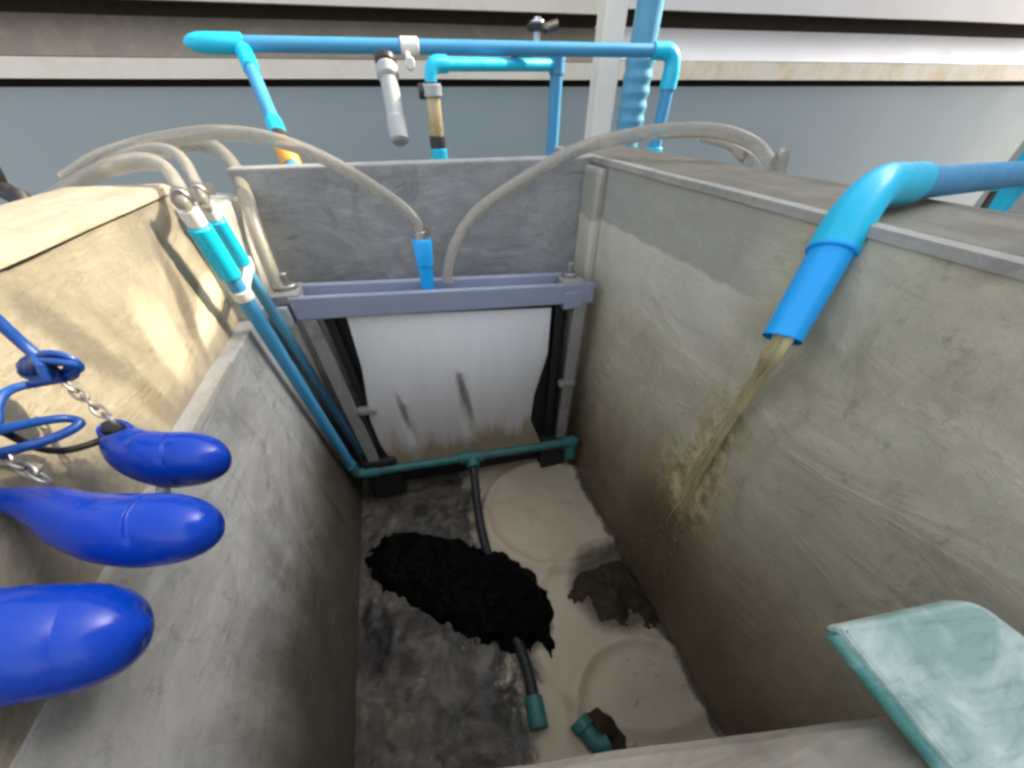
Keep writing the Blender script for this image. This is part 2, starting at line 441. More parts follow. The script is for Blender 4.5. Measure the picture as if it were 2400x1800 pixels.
SPOTS = []
for px_, py_, rx_, ry_ in ((950, 1310, 0.11, 0.075), (1120, 1385, 0.10, 0.085), (1235, 1460, 0.065, 0.075), (880, 1500, 0.05, 0.10)):
    q_ = at(px_, py_, 2, zF)
    SPOTS.append((q_.x, q_.y, rx_, ry_))
def floor_mat():
    mt, n, b = new_mat('settled_sediment')
    p = pos(n)
    x = axis(n, 0)
    edge = maths(n, 'ADD', x, maths(n, 'MULTIPLY', maths(n, 'SUBTRACT', noi(n, p, 6, 7, 0.7, 0.8), 0.5), 0.34))
    f = maprange(n, edge, 0.03, 0.10)
    beige = mix(n, noi(n, p, 7, 5, 0.55), (0.46, 0.375, 0.25), (0.62, 0.525, 0.375))
    grit = mix(n, ramp(n, noi(n, p, 11, 8, 0.66, 0.8), [(0.40, 0.0), (0.70, 1.0)]), (0.03, 0.026, 0.02), (0.15, 0.13, 0.098))
    grit = mix(n, ramp(n, noi(n, p, 9, 7, 0.72, 0.4), [(0.53, 0.0), (0.64, 0.8)]), grit, (0.012, 0.010, 0.008))
    grit = mix(n, ramp(n, noi(n, p, 17, 7, 0.7, 0.3), [(0.62, 0.0), (0.70, 0.7)]), grit, (0.30, 0.265, 0.20))
    c = mix(n, f, grit, beige)
    blot = ramp(n, noi(n, p, 13, 8, 0.72, 0.7), [(0.60, 0.0), (0.70, 0.6)])
    c = mix(n, blot, c, (0.09, 0.07, 0.045))
    n.links.new(c, b.inputs['Base Color'])
    y = axis(n, 1)
    wob = maths(n, 'MULTIPLY', maths(n, 'SUBTRACT', noi(n, p, 12, 6, 0.7), 0.5), 0.05)
    for (cx, cy, rx, ry) in SPOTS:
        hl = maths(n, 'ADD', maths(n, 'POWER', maths(n, 'DIVIDE', maths(n, 'ABSOLUTE', maths(n, 'SUBTRACT', x, cx)), rx), 2.0), maths(n, 'POWER', maths(n, 'DIVIDE', maths(n, 'ABSOLUTE', maths(n, 'SUBTRACT', y, cy)), ry), 2.0))
        c = mix(n, maprange(n, maths(n, 'ADD', hl, maths(n, 'MULTIPLY', wob, 26.0)), 1.15, 0.55, 0, 0.9), c, (0.012, 0.010, 0.008))
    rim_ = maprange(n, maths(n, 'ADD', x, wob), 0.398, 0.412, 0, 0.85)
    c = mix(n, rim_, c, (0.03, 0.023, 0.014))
    halo = maths(n, 'ADD', maths(n, 'POWER', maths(n, 'DIVIDE', maths(n, 'ABSOLUTE', maths(n, 'SUBTRACT', maths(n, 'ADD', x, wob), 0.36)), 0.13), 2.0), maths(n, 'POWER', maths(n, 'DIVIDE', maths(n, 'ABSOLUTE', maths(n, 'SUBTRACT', y, 0.34)), 0.14), 2.0))
    c = mix(n, maprange(n, maths(n, 'ADD', halo, maths(n, 'MULTIPLY', wob, 22.0)), 1.1, 0.5, 0, 0.85), c, (0.06, 0.042, 0.02))
    n.links.new(c, b.inputs['Base Color'])
    n.links.new(maprange(n, noi(n, p, 15, 4), 0.3, 0.7, 0.45, 0.8), b.inputs['Roughness'])
    bump(n, b, noi(n, p, 40, 8, 0.7), 0.5, 0.006)
    return mt
M['floor'] = floor_mat()

# ------------------------------------------------------------------ setting
xL, xR, yB, zF = -0.279, 0.421, 0.95, -0.729
xU, zA = -0.304, -0.168             # upper left wall set back on a ledge
g = MB().box((-40, -40, -0.95), (40, 40, -0.9)).build('ground', M['earth'], smooth=False)
tag(g, kind='structure')

# tank
tank = thing('concrete_tank', (0.07, 0.45, zF), 'open rectangular cement rendered tank with dark muddy bottom', 'tank')
MB().box((-0.5, -0.3, -0.88), (0.62, 1.2, -0.74)).build('tank_floor', M['near'], tank, smooth=False)
MB().box((xL - 0.003, yB, -0.74), (xR + 0.003, yB + 0.045, 0.004)).build('back_wall', M['wall_back'], tank, bevel=0.004)
MB().box((xR, -0.35, -0.738), (0.606, 1.2, 0)).build('side_wall', M['wall_right'], tank, bevel=0.006)['label'] = 'brown stained side wall under the blue spout'
rw = MB()
N_ = 40
pr = [(-0.35 + 1.545 * i / N_) for i in range(N_ + 1)]
for i in range(N_):
    j0 = 0.0025 * noise.noise((pr[i] * 7, 0, 3)); j1 = 0.0025 * noise.noise((pr[i+1] * 7, 0, 3))
    a0, a1 = xR - 0.004 + j0, xR - 0.004 + j1
    rw.add([(a0, pr[i], -0.004), (a1, pr[i+1], -0.004), (a0, pr[i], 0.004), (a1, pr[i+1], 0.004), (0.431 + j0, pr[i], 0.005), (0.431 + j1, pr[i+1], 0.005), (0.437 + j0, pr[i], 0.0005), (0.437 + j1, pr[i+1], 0.0005)],
           [(0, 1, 3, 2), (2, 3, 5, 4), (4, 5, 7, 6)])
rw.build('rim_lip', M['lip'], tank)
MB().box((0.444, -0.35, 0.0), (0.607, 1.2, 0.003)).build('coping', M['coping'], tank, smooth=False)
MB().box((0.40, 0.868, -0.735), (xR + 0.002, 0.951, -0.008)).build('corner_pier', M['wall_right'], tank, bevel=0.008)
# left side: lower wall with ledge, upper wall set back, pier at the back, pale coping
MB().box((-0.42, -0.35, -0.738), (xL, 0.62, zA)).build('side_wall', M['wall_left'], tank, bevel=0.003)['label'] = 'grey lower side wall behind the blue floats'
MB().box((-0.42, 0.62, -0.737), (xL - 0.001, yB + 0.03, zA - 0.001)).build('wall_end', M['wall_left'], tank, bevel=0.003)
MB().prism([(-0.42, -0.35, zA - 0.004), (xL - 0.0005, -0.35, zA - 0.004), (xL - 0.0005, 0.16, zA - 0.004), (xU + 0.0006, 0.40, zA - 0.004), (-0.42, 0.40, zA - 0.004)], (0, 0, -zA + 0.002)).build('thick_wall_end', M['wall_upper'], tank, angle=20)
led = MB()
for i in range(30):
    y0, y1 = 0.20 + 0.375 * i / 30, 0.20 + 0.375 * (i + 1) / 30
    led.hexa([(xL - 0.006, y0, zA - 0.004), (xL + 0.002, y0, zA - 0.004), (xL + 0.002, y1, zA - 0.004), (xL - 0.006, y1, zA - 0.004)],
             [(xL - 0.006, y0, zA + 0.004), (xL + 0.001, y0, zA + 0.003), (xL + 0.001, y1, zA + 0.003), (xL - 0.006, y1, zA + 0.004)])
led.build('ledge_edge', M['lip'], tank)
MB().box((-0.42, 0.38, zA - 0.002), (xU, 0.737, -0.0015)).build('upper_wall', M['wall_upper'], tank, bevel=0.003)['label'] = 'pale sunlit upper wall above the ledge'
MB().box((-0.419, 0.735, zA - 0.003), (xL - 0.002, yB + 0.04, -0.03)).build('pier', M['wall_left'], tank, bevel=0.006)
cp = MB()
for i in range(24):
    y0, y1 = -0.35 + 1.10 * i / 24, -0.35 + 1.10 * (i + 1) / 24
    k0, k1 = 0.003 * noise.noise((y0 * 6, 1, 0)), 0.003 * noise.noise((y1 * 6, 1, 0))
    cp.add([(-0.425, y0, -0.001), (-0.425, y1, -0.001), (-0.423, y0, 0.008), (-0.423, y1, 0.008), (-0.308 + k0, y0, 0.008), (-0.308 + k1, y1, 0.008),
            (-0.301 + k0, y0, 0.005), (-0.301 + k1, y1, 0.005), (-0.300 + k0, y0, -0.001), (-0.300 + k1, y1, -0.001)],
           [(0, 1, 3, 2), (2, 3, 5, 4), (4, 5, 7, 6), (6, 7, 9, 8), (8, 9, 1, 0)])
cp.build('coping', M['coping_dry'], tank, angle=60)['label'] = 'pale sunlit coping of the left wall'
# near wall, slightly skew
zN = -0.15
a, b_ = at(1130, 1800, 2, zN), at(2110, 1672, 2, zN)
dr = (b_ - a).normalized()
p0, p1 = a - dr * 0.33, a + dr * 0.52
nv = Vector((dr.y, -dr.x, 0)) * 0.22
nw = MB()
prof = [(0, -0.588), (0, -0.004), (0.004, 0.0), (0.022, 0.0015), (0.030, -0.003), (0.05, -0.002), (0.06, 0.002), (0.22, 0.0), (0.22, -0.588)]
nn = nv.normalized()
segs = 40
for i in range(segs + 1):
    q = p0.lerp(p1, i / segs)
    jit = 0.0022 * noise.noise((i * 0.33, 4, 0))
    for (u, hz) in prof:
        nw.v.append(q + nn * (u + jit) + Vector((0, 0, hz)))
k = len(prof)
for i in range(segs):
    for j in range(k - 1):
        nw.f.append((i*k + j, i*k + j + 1, (i+1)*k + j + 1, (i+1)*k + j))
nw.f += [tuple(range(k)), tuple(range(segs*k, segs*k + k))]
nw.build('near_wall', M['near'], tank)

# tank bottom: settled sediment with ridges
sd_ = MB()
nx, ny = 120, 150
x0, x1, y0, y1 = xL + 0.001, xR - 0.001, -0.06, yB - 0.001
for j in range(ny + 1):
    for i in range(nx + 1):
        x, y = x0 + (x1 - x0) * i / nx, y0 + (y1 - y0) * j / ny
        h = 0.006 * noise.fractal((x * 9, y * 9, 0), 1.0, 2.0, 4)
        if x < 0.12:
            h += 0.010 * min(1, (0.12 - x) * 8) * abs(noise.fractal((x * 22, y * 22, 5), 0.9, 2.1, 5))
        for (cx, cy, rr, hh) in ((0.30, 0.06, 0.15, 0.016), (0.28, 0.62, 0.20, 0.015), (0.34, 0.25, 0.22, 0.009)):
            d = math.hypot(x - cx, (y - cy)) - rr
            h += hh * math.exp(-(d / 0.016) ** 2)
        sd_.v.append(Vector((x, y, zF + h)))
for j in range(ny):
    for i in range(nx):
        q = j * (nx + 1) + i
        sd_.f.append((q, q + 1, q + nx + 2, q + nx + 1))
tag(sd_.build('sediment', M['floor'], angle=180), kind='structure')

def mound(name, mat, outline, h, z, jag=0.012, seedv=0.0, spike=0.0, step=0.0035, edge=0.035, parent=None):
    # an irregular lump filling an outline on the bottom
    P = [Vector((p[0], p[1])) for p in outline]
    def inside(x, y):
        c = False; best = 9
        for i in range(len(P)):
            a, b = P[i], P[i - 1]
            if (a.y > y) != (b.y > y) and x < (b.x - a.x) * (y - a.y) / (b.y - a.y) + a.x: c = not c
            ab = b - a; t = max(0, min(1, (Vector((x, y)) - a).dot(ab) / ab.length_squared))
            best = min(best, (a + ab * t - Vector((x, y))).length)
        return best if c else -best
    xs = [p.x for p in P]; ys = [p.y for p in P]
    nx, ny = int((max(xs) - min(xs) + 4 * jag) / step) + 1, int((max(ys) - min(ys) + 4 * jag) / step) + 1
    idx, mb = {}, MB()
    for j in range(ny + 1):
        for i in range(nx + 1):
            x, y = min(xs) - 2 * jag + i * step, min(ys) - 2 * jag + j * step
            d = inside(x, y) + jag * noise.fractal((x * 17 + seedv, y * 17, 2), 1.0, 2, 5) * 1.5
            if d < -step: continue
            u = max(0, min(1, d / edge)); u = u * u * (3 - 2 * u)
            hz = h * u * (0.8 + 0.4 * noise.fractal((x * 20, y * 20, seedv), 0.9, 2, 4))
            hz += spike * min(1, u * 3) * max(0, noise.fractal((x * 60, y * 60, seedv + 3), 0.9, 2.1, 3))
            idx[i, j] = len(mb.v)
            mb.v.append(Vector((x, y, z + hz - (0.008 if d < 0 else 0))))
    for (i, j) in list(idx):
        if (i+1, j) in idx and (i, j+1) in idx and (i+1, j+1) in idx:
            mb.f.append((idx[i, j], idx[i+1, j], idx[i+1, j+1], idx[i, j+1]))
    return mb.build(name, mat, parent, angle=180)

fl = lambda x, y: at(x, y, 2, zF + 0.008)
blk = [(855, 1300), (890, 1258), (930, 1240), (990, 1244), (1060, 1252), (1120, 1266), (1165, 1282), (1222, 1306), (1266, 1345), (1288, 1395), (1304, 1450),
       (1316, 1505), (1302, 1545), (1262, 1542), (1200, 1530), (1125, 1520), (1058, 1490), (1004, 1456), (962, 1424), (922, 1402), (885, 1395), (858, 1362)]
tag(mound('black_sludge', M['sludge'], [fl(*q) for q in blk], 0.050, zF - 0.002, jag=0.012, spike=0.003, edge=0.06), 'black tar-like sludge patch spread across the tank bottom', 'sludge', kind='stuff')
brn = [(1340, 1345), (1375, 1315), (1440, 1300), (1490, 1310), (1530, 1370), (1562, 1450), (1560, 1490), (1520, 1488), (1480, 1465), (1420, 1462), (1370, 1435), (1335, 1400)]
tag(mound('brown_scum', M['foam'], [fl(*q) for q in brn], 0.018, zF - 0.001, jag=0.028, seedv=5.0, spike=0.005, edge=0.07), 'clump of brown scum where the water lands beside the wall', 'scum', kind='stuff')

# ------------------------------------------------------------------ boundary wall behind the tank
yW = 1.9
def wz(py, x=1200): return at(x, py, 1, yW).z
zs = wz(195)
zc = wz(132, 0)
sw = thing('boundary_wall', (0.8, yW, -0.9), 'blue-grey sheet wall topped with horizontal cream and taupe boards', 'wall')
xp = at(1410, 150, 1, yW - 0.05).x
MB().box((-4, yW, -0.9), (5, yW + 0.05, zs - 0.008)).build('sheet_panel', M['panel'], sw, smooth=False)
MB().box((-4, yW + 0.06, zs - 0.03), (5, yW + 0.09, 1.5)).build('backing', M['gap'], sw, smooth=False)
def board(name, mat, xa, xb, za, zb, ya, yb, th=0.02, lab=None):
    # board leaning from its lower edge (za at ya) to its upper edge (zb at yb)
    mb = MB()
    n_ = 24
    for i in range(n_ + 1):
        x = xa + (xb - xa) * i / n_
        jz = 0.0015 * noise.noise((x * 2, za * 9, 0))
        for (z, y) in ((za, ya), (zb, yb), (zb, yb + th), (za, ya + th)):
            mb.v.append(Vector((x, y, z + jz)))
    for i in range(n_):
        for j in range(4):
            mb.f.append((i*4 + j, i*4 + (j+1) % 4, (i+1)*4 + (j+1) % 4, (i+1)*4 + j))
    mb.f += [(0, 1, 2, 3), (n_*4, n_*4+1, n_*4+2, n_*4+3)]
    o = mb.build(name, mat, sw, angle=30)
    if lab: o['label'] = lab
    return o
zg = wz(24, 600)
board('board', M['cream'], -4, xp, zs + 0.008, zc, yW - 0.015, yW - 0.015, lab='cream lower board left of the post')
board('board', M['taupe'], -4, xp, zc + 0.0015, zg - 0.012, yW - 0.012, yW + 0.035, lab='taupe recessed board left of the post')
board('board', M['cream'], -4, xp, zg + 0.012, zg + 0.16, yW - 0.01, yW - 0.01)
board('board', M['taupe'], -4, xp, zg + 0.162, zg + 0.40, yW - 0.008, yW + 0.03)
board('board', M['cream'], -4, xp, zg + 0.43, zg + 0.60, yW - 0.008, yW + 0.03)
zr0, zr1, zr2 = wz(147, 1900), wz(72, 1900), wz(48, 1900)
board('board', M['rustboard'], xp, 5, zs + 0.008, zr0, yW - 0.015, yW - 0.010, lab='rust stained cream board right of the post')
board('board', M['offwhite'], xp, 5, zr0 + 0.0015, zr1, yW - 0.010, yW + 0.035, lab='white sloping board right of the post')
board('board', M['offwhite'], xp, 5, zr2 + 0.010, zr2 + 0.16, yW - 0.01, yW - 0.01)
board('board', M['taupe'], xp, 5, zr2 + 0.162, zr2 + 0.40, yW - 0.008, yW + 0.03)

# post
yP = 1.5
pa, pb = at(1447, 0, 1, yP), at(1408, 319, 1, yP)
pw = 0.033
tag(MB().box((pb.x - pw, yP, -0.9), (pb.x + pw, yP + 0.06, 1.5)).build('wall_post', M['post'], bevel=0.005), 'cream square post standing before the boarded wall', 'post')

# large blue down pipe beside the post
q0, q1 = at(1524, 0, 1, yP), at(1476, 286, 1, yP)
dp = thing('blue_downpipe', (q1.x, yP, -0.9), 'thick faded blue vertical pipe beside the cream post', 'pipe')
r_ = 0.037
MB().tube([(q1.x, yP, -0.9), (q1.x, yP, 1.5)], r_, 28).build('pipe', M['bigblue'], dp)
zt = at(1505, 130, 1, yP).z
rp = MB()
prf = [(0, r_ + 0.001)]
for i in range(1, 22):
    prf.append((i / 22, r_ + 0.004 + (0.0022 if i % 4 < 2 else -0.0012)))
prf.append((1, r_ + 0.001))
rp.lathe((q1.x, yP, zt - 0.16), (q1.x, yP, zt), prf, 28)
rp.build('ribbed_coupling', M['bigblue'], dp)

# ------------------------------------------------------------------ pipework in front of the wall
yH = 1.3
rH = 0.0165     # drops
rO = 0.0112     # overhead run
def H(x, y, yy=yH): return at(x, y, 1, yy)
e0, e1 = H(470, 107), H(1578, 115)
zh = (e0.z + e1.z) / 2
pl = thing('overhead_pipe_run', (e0.lerp(e1, 0.5).x, yH, -0.02), 'bright blue overhead pipe spanning behind the tank with bends at both ends', 'pipe')
xl_, xr_ = e0.x, e1.x
xu = H(960, 110).x
MB().tube([(xl_ + 0.06, yH, zh), (xu - 0.012, yH, zh)], rO).build('pipe', M['blue'], pl)
MB().tube([(xu + 0.012, yH, zh), (xr_ - 0.05, yH, zh)], rO).build('pipe', M['blue'], pl)
un_ = MB(); collar(un_, (xu - 0.020, yH, zh), (xu + 0.020, yH, zh), rO + 0.003); un_.build('union', M['white'], pl)
# left end: stout rounded end fitting
cap_ = MB()
cap_.lathe((xl_ - 0.028, yH, zh), (xl_ + 0.085, yH, zh), [(0, 0.003), (0.04, 0.007), (0.12, 0.011), (0.25, 0.0138), (0.4, 0.0146), (0.97, 0.0146), (1.0, 0.013)], 28)
cap_.build('end_elbow', M['cyan'], pl)
la, lb = H(570, 116, yH - 0.005), H(655, 318, 1.14)
ld = (lb - la).normalized()
MB().tube([la, lb], 0.0135).build('drop_pipe', M['blue'], pl)
cl_ = MB(); collar(cl_, la + ld * 0.006, la + ld * 0.05, 0.0165); cl_.build('coupling', M['cyan'], pl)
cl_ = MB(); collar(cl_, lb - ld * 0.032, lb + ld * 0.002, 0.0165); cl_.build('coupling', M['cyan'], pl)
nut = MB(); collar(nut, lb + ld * 0.003, lb + ld * 0.018, 0.0185); nut.build('dark_nut', M['darkmetal'], pl)
oc = MB(); oc.lathe(lb + ld * 0.020, lb + ld * 0.075, [(0, 0.019), (0.05, 0.0205), (0.9, 0.0205), (1, 0.018)], 12); oc.build('ochre_nut', M['ochre'], pl)
MB().tube(bend(lb + ld * 0.06, lb + ld * 0.095, lb + ld * 0.095 - Vector((0, 0, 0.8)), 0.02) + [lb + ld * 0.095 - Vector((0, 0, 0.8))], rH).build('lower_pipe', M['blue'], pl)
# right end
el = bend((xr_ - 0.2, yH, zh), (xr_ + 0.008, yH, zh), (xr_ + 0.008, yH, -0.5), 0.034)
nE = len(el)
MB().tube([Vector((xr_ - 0.055, yH, zh))] + el + [Vector((xr_ + 0.008, yH, zh - 0.062))], [rO + 0.0035] + [rO + 0.0035 + (rH - rO + 0.0015) * i / (nE - 1) for i in range(nE)] + [rH + 0.005], 24).build('elbow', M['cyan'], pl)
MB().tube([(xr_ + 0.008, yH, zh - 0.05), (xr_ + 0.008, yH, -0.9)], rH).build('drop_pipe', M['blue'], pl)
cl_ = MB(); zq = H(1530, 345).z; collar(cl_, (xr_ + 0.008, yH, zq - 0.05), (xr_ + 0.008, yH, zq), rH + 0.006); cl_.build('coupling', M['cyan'], pl)

# slender pipe with its own head
u0, u1 = H(1313, 135, 1.36), H(1294, 349, 1.36)
sp = thing('slender_standpipe', (u1.x, 1.36, -0.9), 'slender blue standpipe under the overhead pipe left of the cream post', 'pipe')
MB().tube([(u1.x, 1.36, -0.9), (u1.x, 1.36, u0.z + 0.004)], 0.0165).build('pipe', M['blue'], sp)
cl_ = MB(); collar(cl_, (u1.x, 1.36, u0.z - 0.028), (u1.x, 1.36, u0.z + 0.006), 0.0195); cl_.build('coupling', M['blue'], sp)

# sight tube assembly
yS = 1.22
t0, t1 = H(1008, 175, yS), H(1040, 360, yS)
sg = thing('sight_tube_pipe', (t1.x, yS, -0.9), 'small blue elbow pipe leading down into a tan sight tube', 'pipe')
tx = t0.x
ba = Vector((u1.x, 1.36, u0.z - 0.012))
el = bend(ba, (tx, yS, H(1008, 150, yS).z), (tx, yS, -0.5), 0.022)
MB().tube([ba] + el, 0.0105).build('branch_pipe', M['cyan'], sg)
MB().tube([el[0].lerp(ba, 0.06)] + [el[0]] + el + [Vector((tx, yS, H(1008, 192, yS).z))], 0.0135).build('elbow', M['cyan'], sg)
def Z(py): return H(1015, py, yS).z
nn_ = MB(); collar(nn_, (tx, yS, Z(228)), (tx, yS, Z(196)), 0.0215); nn_.build('union_nut', M['palegrey'], sg)
nn_ = MB(); collar(nn_, (tx - 0.03, yS, Z(214)), (tx - 0.012, yS, Z(214)), 0.012); nn_.build('valve_stub', M['darkmetal'], sg)
MB().lathe((tx, yS, Z(322)), (tx, yS, Z(226)), [(0, 0.015), (0.05, 0.0165), (0.95, 0.0165), (1, 0.015)], 20).build('sight_tube', M['tan'], sg)
nn_ = MB(); collar(nn_, (tx, yS, Z(350)), (tx, yS, Z(318)), 0.019); nn_.build('dark_nut', M['darkmetal'], sg)
nn_ = MB(); collar(nn_, (tx, yS, Z(400)), (tx, yS, Z(348)), 0.020); nn_.build('coupling', M['cyan'], sg)
MB().tube([(tx, yS, -0.9), (tx, yS, Z(380))], 0.0155).build('lower_pipe', M['blue'], sg)

# pale tube hanging by a dark cap
w0, w1 = H(902, 135, 1.26), H(938, 335, 1.2)
wd = (w1 - w0).normalized()
pt = thing('pale_filter_tube', w1, 'pale grey filter tube with dark cap hung under the overhead pipe', 'filter')
MB().tube([w0 + wd * 0.015, w0 + wd * 0.135], 0.019).build('tube', M['palegrey'], pt)
L_ = (w1 - w0).length
MB().lathe(w0 + wd * (L_ * 0.68), w1, [(0, 0.018), (0.1, 0.0215), (0.9, 0.0215), (1, 0.016)], 24).build('bowl', M['palegrey'], pt)
cc = MB(); collar(cc, w0 - wd * 0.002, w0 + wd * 0.012, 0.023, 0.003); cc.build('dark_cap', M['darkmetal'], pt)
cc = MB(); collar(cc, w0 + wd * 0.011, w0 + wd * 0.034, 0.024, 0.004); cc.build('collar', M['palegrey'], pt)
cc = MB(); hk = H(960, 150, 1.262); collar(cc, hk + Vector((0, -0.028, 0)), hk + Vector((0, 0.0, 0)), 0.010, 0.002); cc.build('side_port', M['white'], pt)
MB().tube([hk + Vector((0, 0.0, 0)), Vector((hk.x, 1.285, zh - 0.012))], 0.006).build('bracket', M['white'], pt)

# valve head above the overhead pipe
vb = H(1258, 95, 1.36)
va = thing('valve_head', vb, 'round black valve head with bright cap above the overhead pipe', 'valve')
zt2 = H(1258, 38, 1.36).z; zm = H(1258, 62, 1.36).z
vx, vy = vb.x, 1.36
MB().tube([(vx, vy, zh - 0.001), (vx, vy, zm)], 0.008).build('stem', M['white'], va)
MB().lathe((vx, vy, zm - 0.007), (vx, vy, zm + 0.006), [(0, 0.018), (0.2, 0.026), (0.7, 0.026), (1, 0.018)], 28).build('disc', M['black'], va)
MB().lathe((vx, vy, zm + 0.0055), (vx, vy, zt2), [(0, 0.017), (0.35, 0.016), (0.5, 0.008), (0.85, 0.008), (1.0, 0.003)], 24).build('cap', M['chrome'], va)
MB().tube([(vx + 0.02, vy, zm - 0.003), (vx + 0.052, vy + 0.01, zm + 0.004)], 0.009).build('side_stub', M['darkmetal'], va)
MB().tube([(vx, vy, zh - 0.001), (vx, 1.60, zh - 0.001)], 0.006).build('feed_pipe', M['darkmetal'], va)

# ------------------------------------------------------------------ membrane module
yM = 0.80
def Q(x, y, yy=yM): return at(x, y, 1, yy)
h0, h1 = Q(672, 700), Q(1396, 664)
z0, z1 = h0.z, h1.z
mm = thing('membrane_module', (0.08, yM, zF), 'white flat membrane module hung in a grey frame at the tank end', 'filter')
def lerpz(x): return z0 + (z1 - z0) * (x - h0.x) / (h1.x - h0.x)
xa, xb = h0.x, min(h1.x, 0.398)
za_, zb_ = lerpz(xa), lerpz(xb)
def rail(ya, yb, dz0, dz1, bev=0.003, xs=(xa, xb)):
    A, B = xs
    return MB().hexa([(A, ya, lerpz(A) + dz0), (B, ya, lerpz(B) + dz0), (B, yb, lerpz(B) + dz0), (A, yb, lerpz(A) + dz0)],
                     [(A, ya, lerpz(A) + dz1), (B, ya, lerpz(B) + dz1), (B, yb, lerpz(B) + dz1), (A, yb, lerpz(A) + dz1)])
rail(yM, yM + 0.014, -0.040, 0.0).build('front_rail', M['rail'], mm, bevel=0.003)
rail(yM + 0.012, yM + 0.075, -0.038, -0.022).build('channel', M['rail'], mm, bevel=0.002)
rail(yM + 0.058, yM + 0.074, -0.03, 0.004, xs=(xa + 0.01, xb - 0.03)).build('rear_rail', M['rail'], mm, bevel=0.003)
for (ex, nm) in ((xa - 0.002, 0), (xb - 0.045, 1)):
    zz_ = lerpz(ex)
    s_ = -1 if nm == 0 else 1
    MB().box((ex - 0.028, yM + 0.004, zz_ - 0.012), (ex + 0.022, yM + 0.08, zz_ + 0.004)).build('end_clamp', M['frame'], mm, bevel=0.003)
    MB().box((ex - 0.026, yM - 0.002, zz_ - 0.05), (ex - 0.004 if nm == 0 else ex + 0.02, yM + 0.07, zz_ - 0.014)).build('end_block', M['palegrey' if nm == 0 else 'rail'], mm, bevel=0.003)
    bl = MB(); collar(bl, (ex, yM + 0.045, zz_ + 0.003), (ex, yM + 0.045, zz_ + 0.012), 0.018); collar(bl, (ex, yM + 0.045, zz_ + 0.012), (ex, yM + 0.045, zz_ + 0.030), 0.0075)
    bl.build('clamp_bolt', M['steel'], mm)
# side frames
def strut(pts, wx, wy, name, mat):
    mb = MB()
    for p, q in zip(pts[:-1], pts[1:]):
        mb.hexa([p + Vector((-wx, -wy, 0)), p + Vector((wx, -wy, 0)), p + Vector((wx, wy, 0)), p + Vector((-wx, wy, 0))],
                [q + Vector((-wx, -wy, 0)), q + Vector((wx, -wy, 0)), q + Vector((wx, wy, 0)), q + Vector((-wx, wy, 0))])
    return mb.build(name, mat, mm, bevel=0.0015)
strut([Q(722, 750) + Vector((0, .01, .03)), Q(812, 945) + Vector((0, .01, 0)), Vector((-0.195, yM + 0.01, zF + 0.02))], 0.014, 0.008, 'side_frame', M['frame'])
strut([Q(1362, 712) + Vector((0, .01, .03)), Vector((0.362, yM + 0.01, zF + 0.02))], 0.014, 0.008, 'side_frame', M['frame'])
strut([Q(765, 755) + Vector((0, .03, .03)), Vector((-0.165, yM + 0.03, zF + 0.05))], 0.010, 0.008, 'inner_strip', M['black'])
strut([Q(1320, 720) + Vector((0, .03, .03)), Vector((0.325, yM + 0.03, zF + 0.05))], 0.010, 0.008, 'inner_strip', M['black'])
for px, py in ((1330, 900), (860, 965)):
    q = Q(px, py); MB().box((q.x - 0.022, yM - 0.004, q.z - 0.008), (q.x + 0.022, yM + 0.02, q.z + 0.006)).build('side_clip', M['frame'], mm, bevel=0.003)
# the pack of sheets behind and its dark sides
MB().box((-0.185, yM + 0.045, zF + 0.012), (0.355, yM + 0.075, -0.2)).build('sheet_pack', M['black'], mm, bevel=0.004)
for lo_, hi_ in (((-0.235, yM - 0.005, zF + 0.003), (-0.14, yM + 0.06, zF + 0.15)), ((0.30, yM - 0.005, zF + 0.003), (0.385, yM + 0.06, zF + 0.12))):
    MB().box(lo_, hi_).build('base_block', M['black'], mm, bevel=0.01)
# front sheet
sh = MB()
nu, nv_ = 60, 70
lf = [(0, 812, 742), (0.35, 848, 862), (0.68, 868, 985), (0.86, 893, 1045), (1.0, 930, 1095)]
rt = [(0, 1292, 722), (0.35, 1283, 830), (0.68, 1252, 925), (0.86, 1243, 985), (1.0, 1268, 1040)]
def along(tab, v):
    for (v0, x0_, y0_), (v1, x1_, y1_) in zip(tab[:-1], tab[1:]):
        if v <= v1 + 1e-9:
            k_ = (v - v0) / (v1 - v0)
            return Q(x0_ + (x1_ - x0_) * k_, y0_ + (y1_ - y0_) * k_, yM + 0.012)
for j in range(nv_ + 1):
    v = j / nv_
    A, B = along(lf, v), along(rt, v)
    for i in range(nu + 1):
        u = i / nu
        p = A.lerp(B, u)
        bul = -0.016 * math.sin(math.pi * u) ** 0.6 * math.sin(math.pi * min(1, v * 1.05)) ** 0.8
        bul += 0.004 * noise.noise((u * 5, v * 2.0, 1)) * v
        for (uc, va_, vb_, dp_, wd_, sl) in ((0.53, 0.42, 0.92, 0.022, 0.022, 0.10), (0.20, 0.60, 0.90, 0.014, 0.018, 0.02)):
            if va_ < v < vb_:
                s = (v - va_) / (vb_ - va_)
                bul += dp_ * math.sin(math.pi * s) ** 0.8 * math.exp(-((u - uc - sl * (s - 0.3)) / wd_) ** 2)
        sh.v.append(Vector((p.x, p.y + bul, p.z)))
for j in range(nv_):
    for i in range(nu):
        q = j * (nu + 1) + i
        sh.f.append((q, q + nu + 1, q + nu + 2, q + 1))
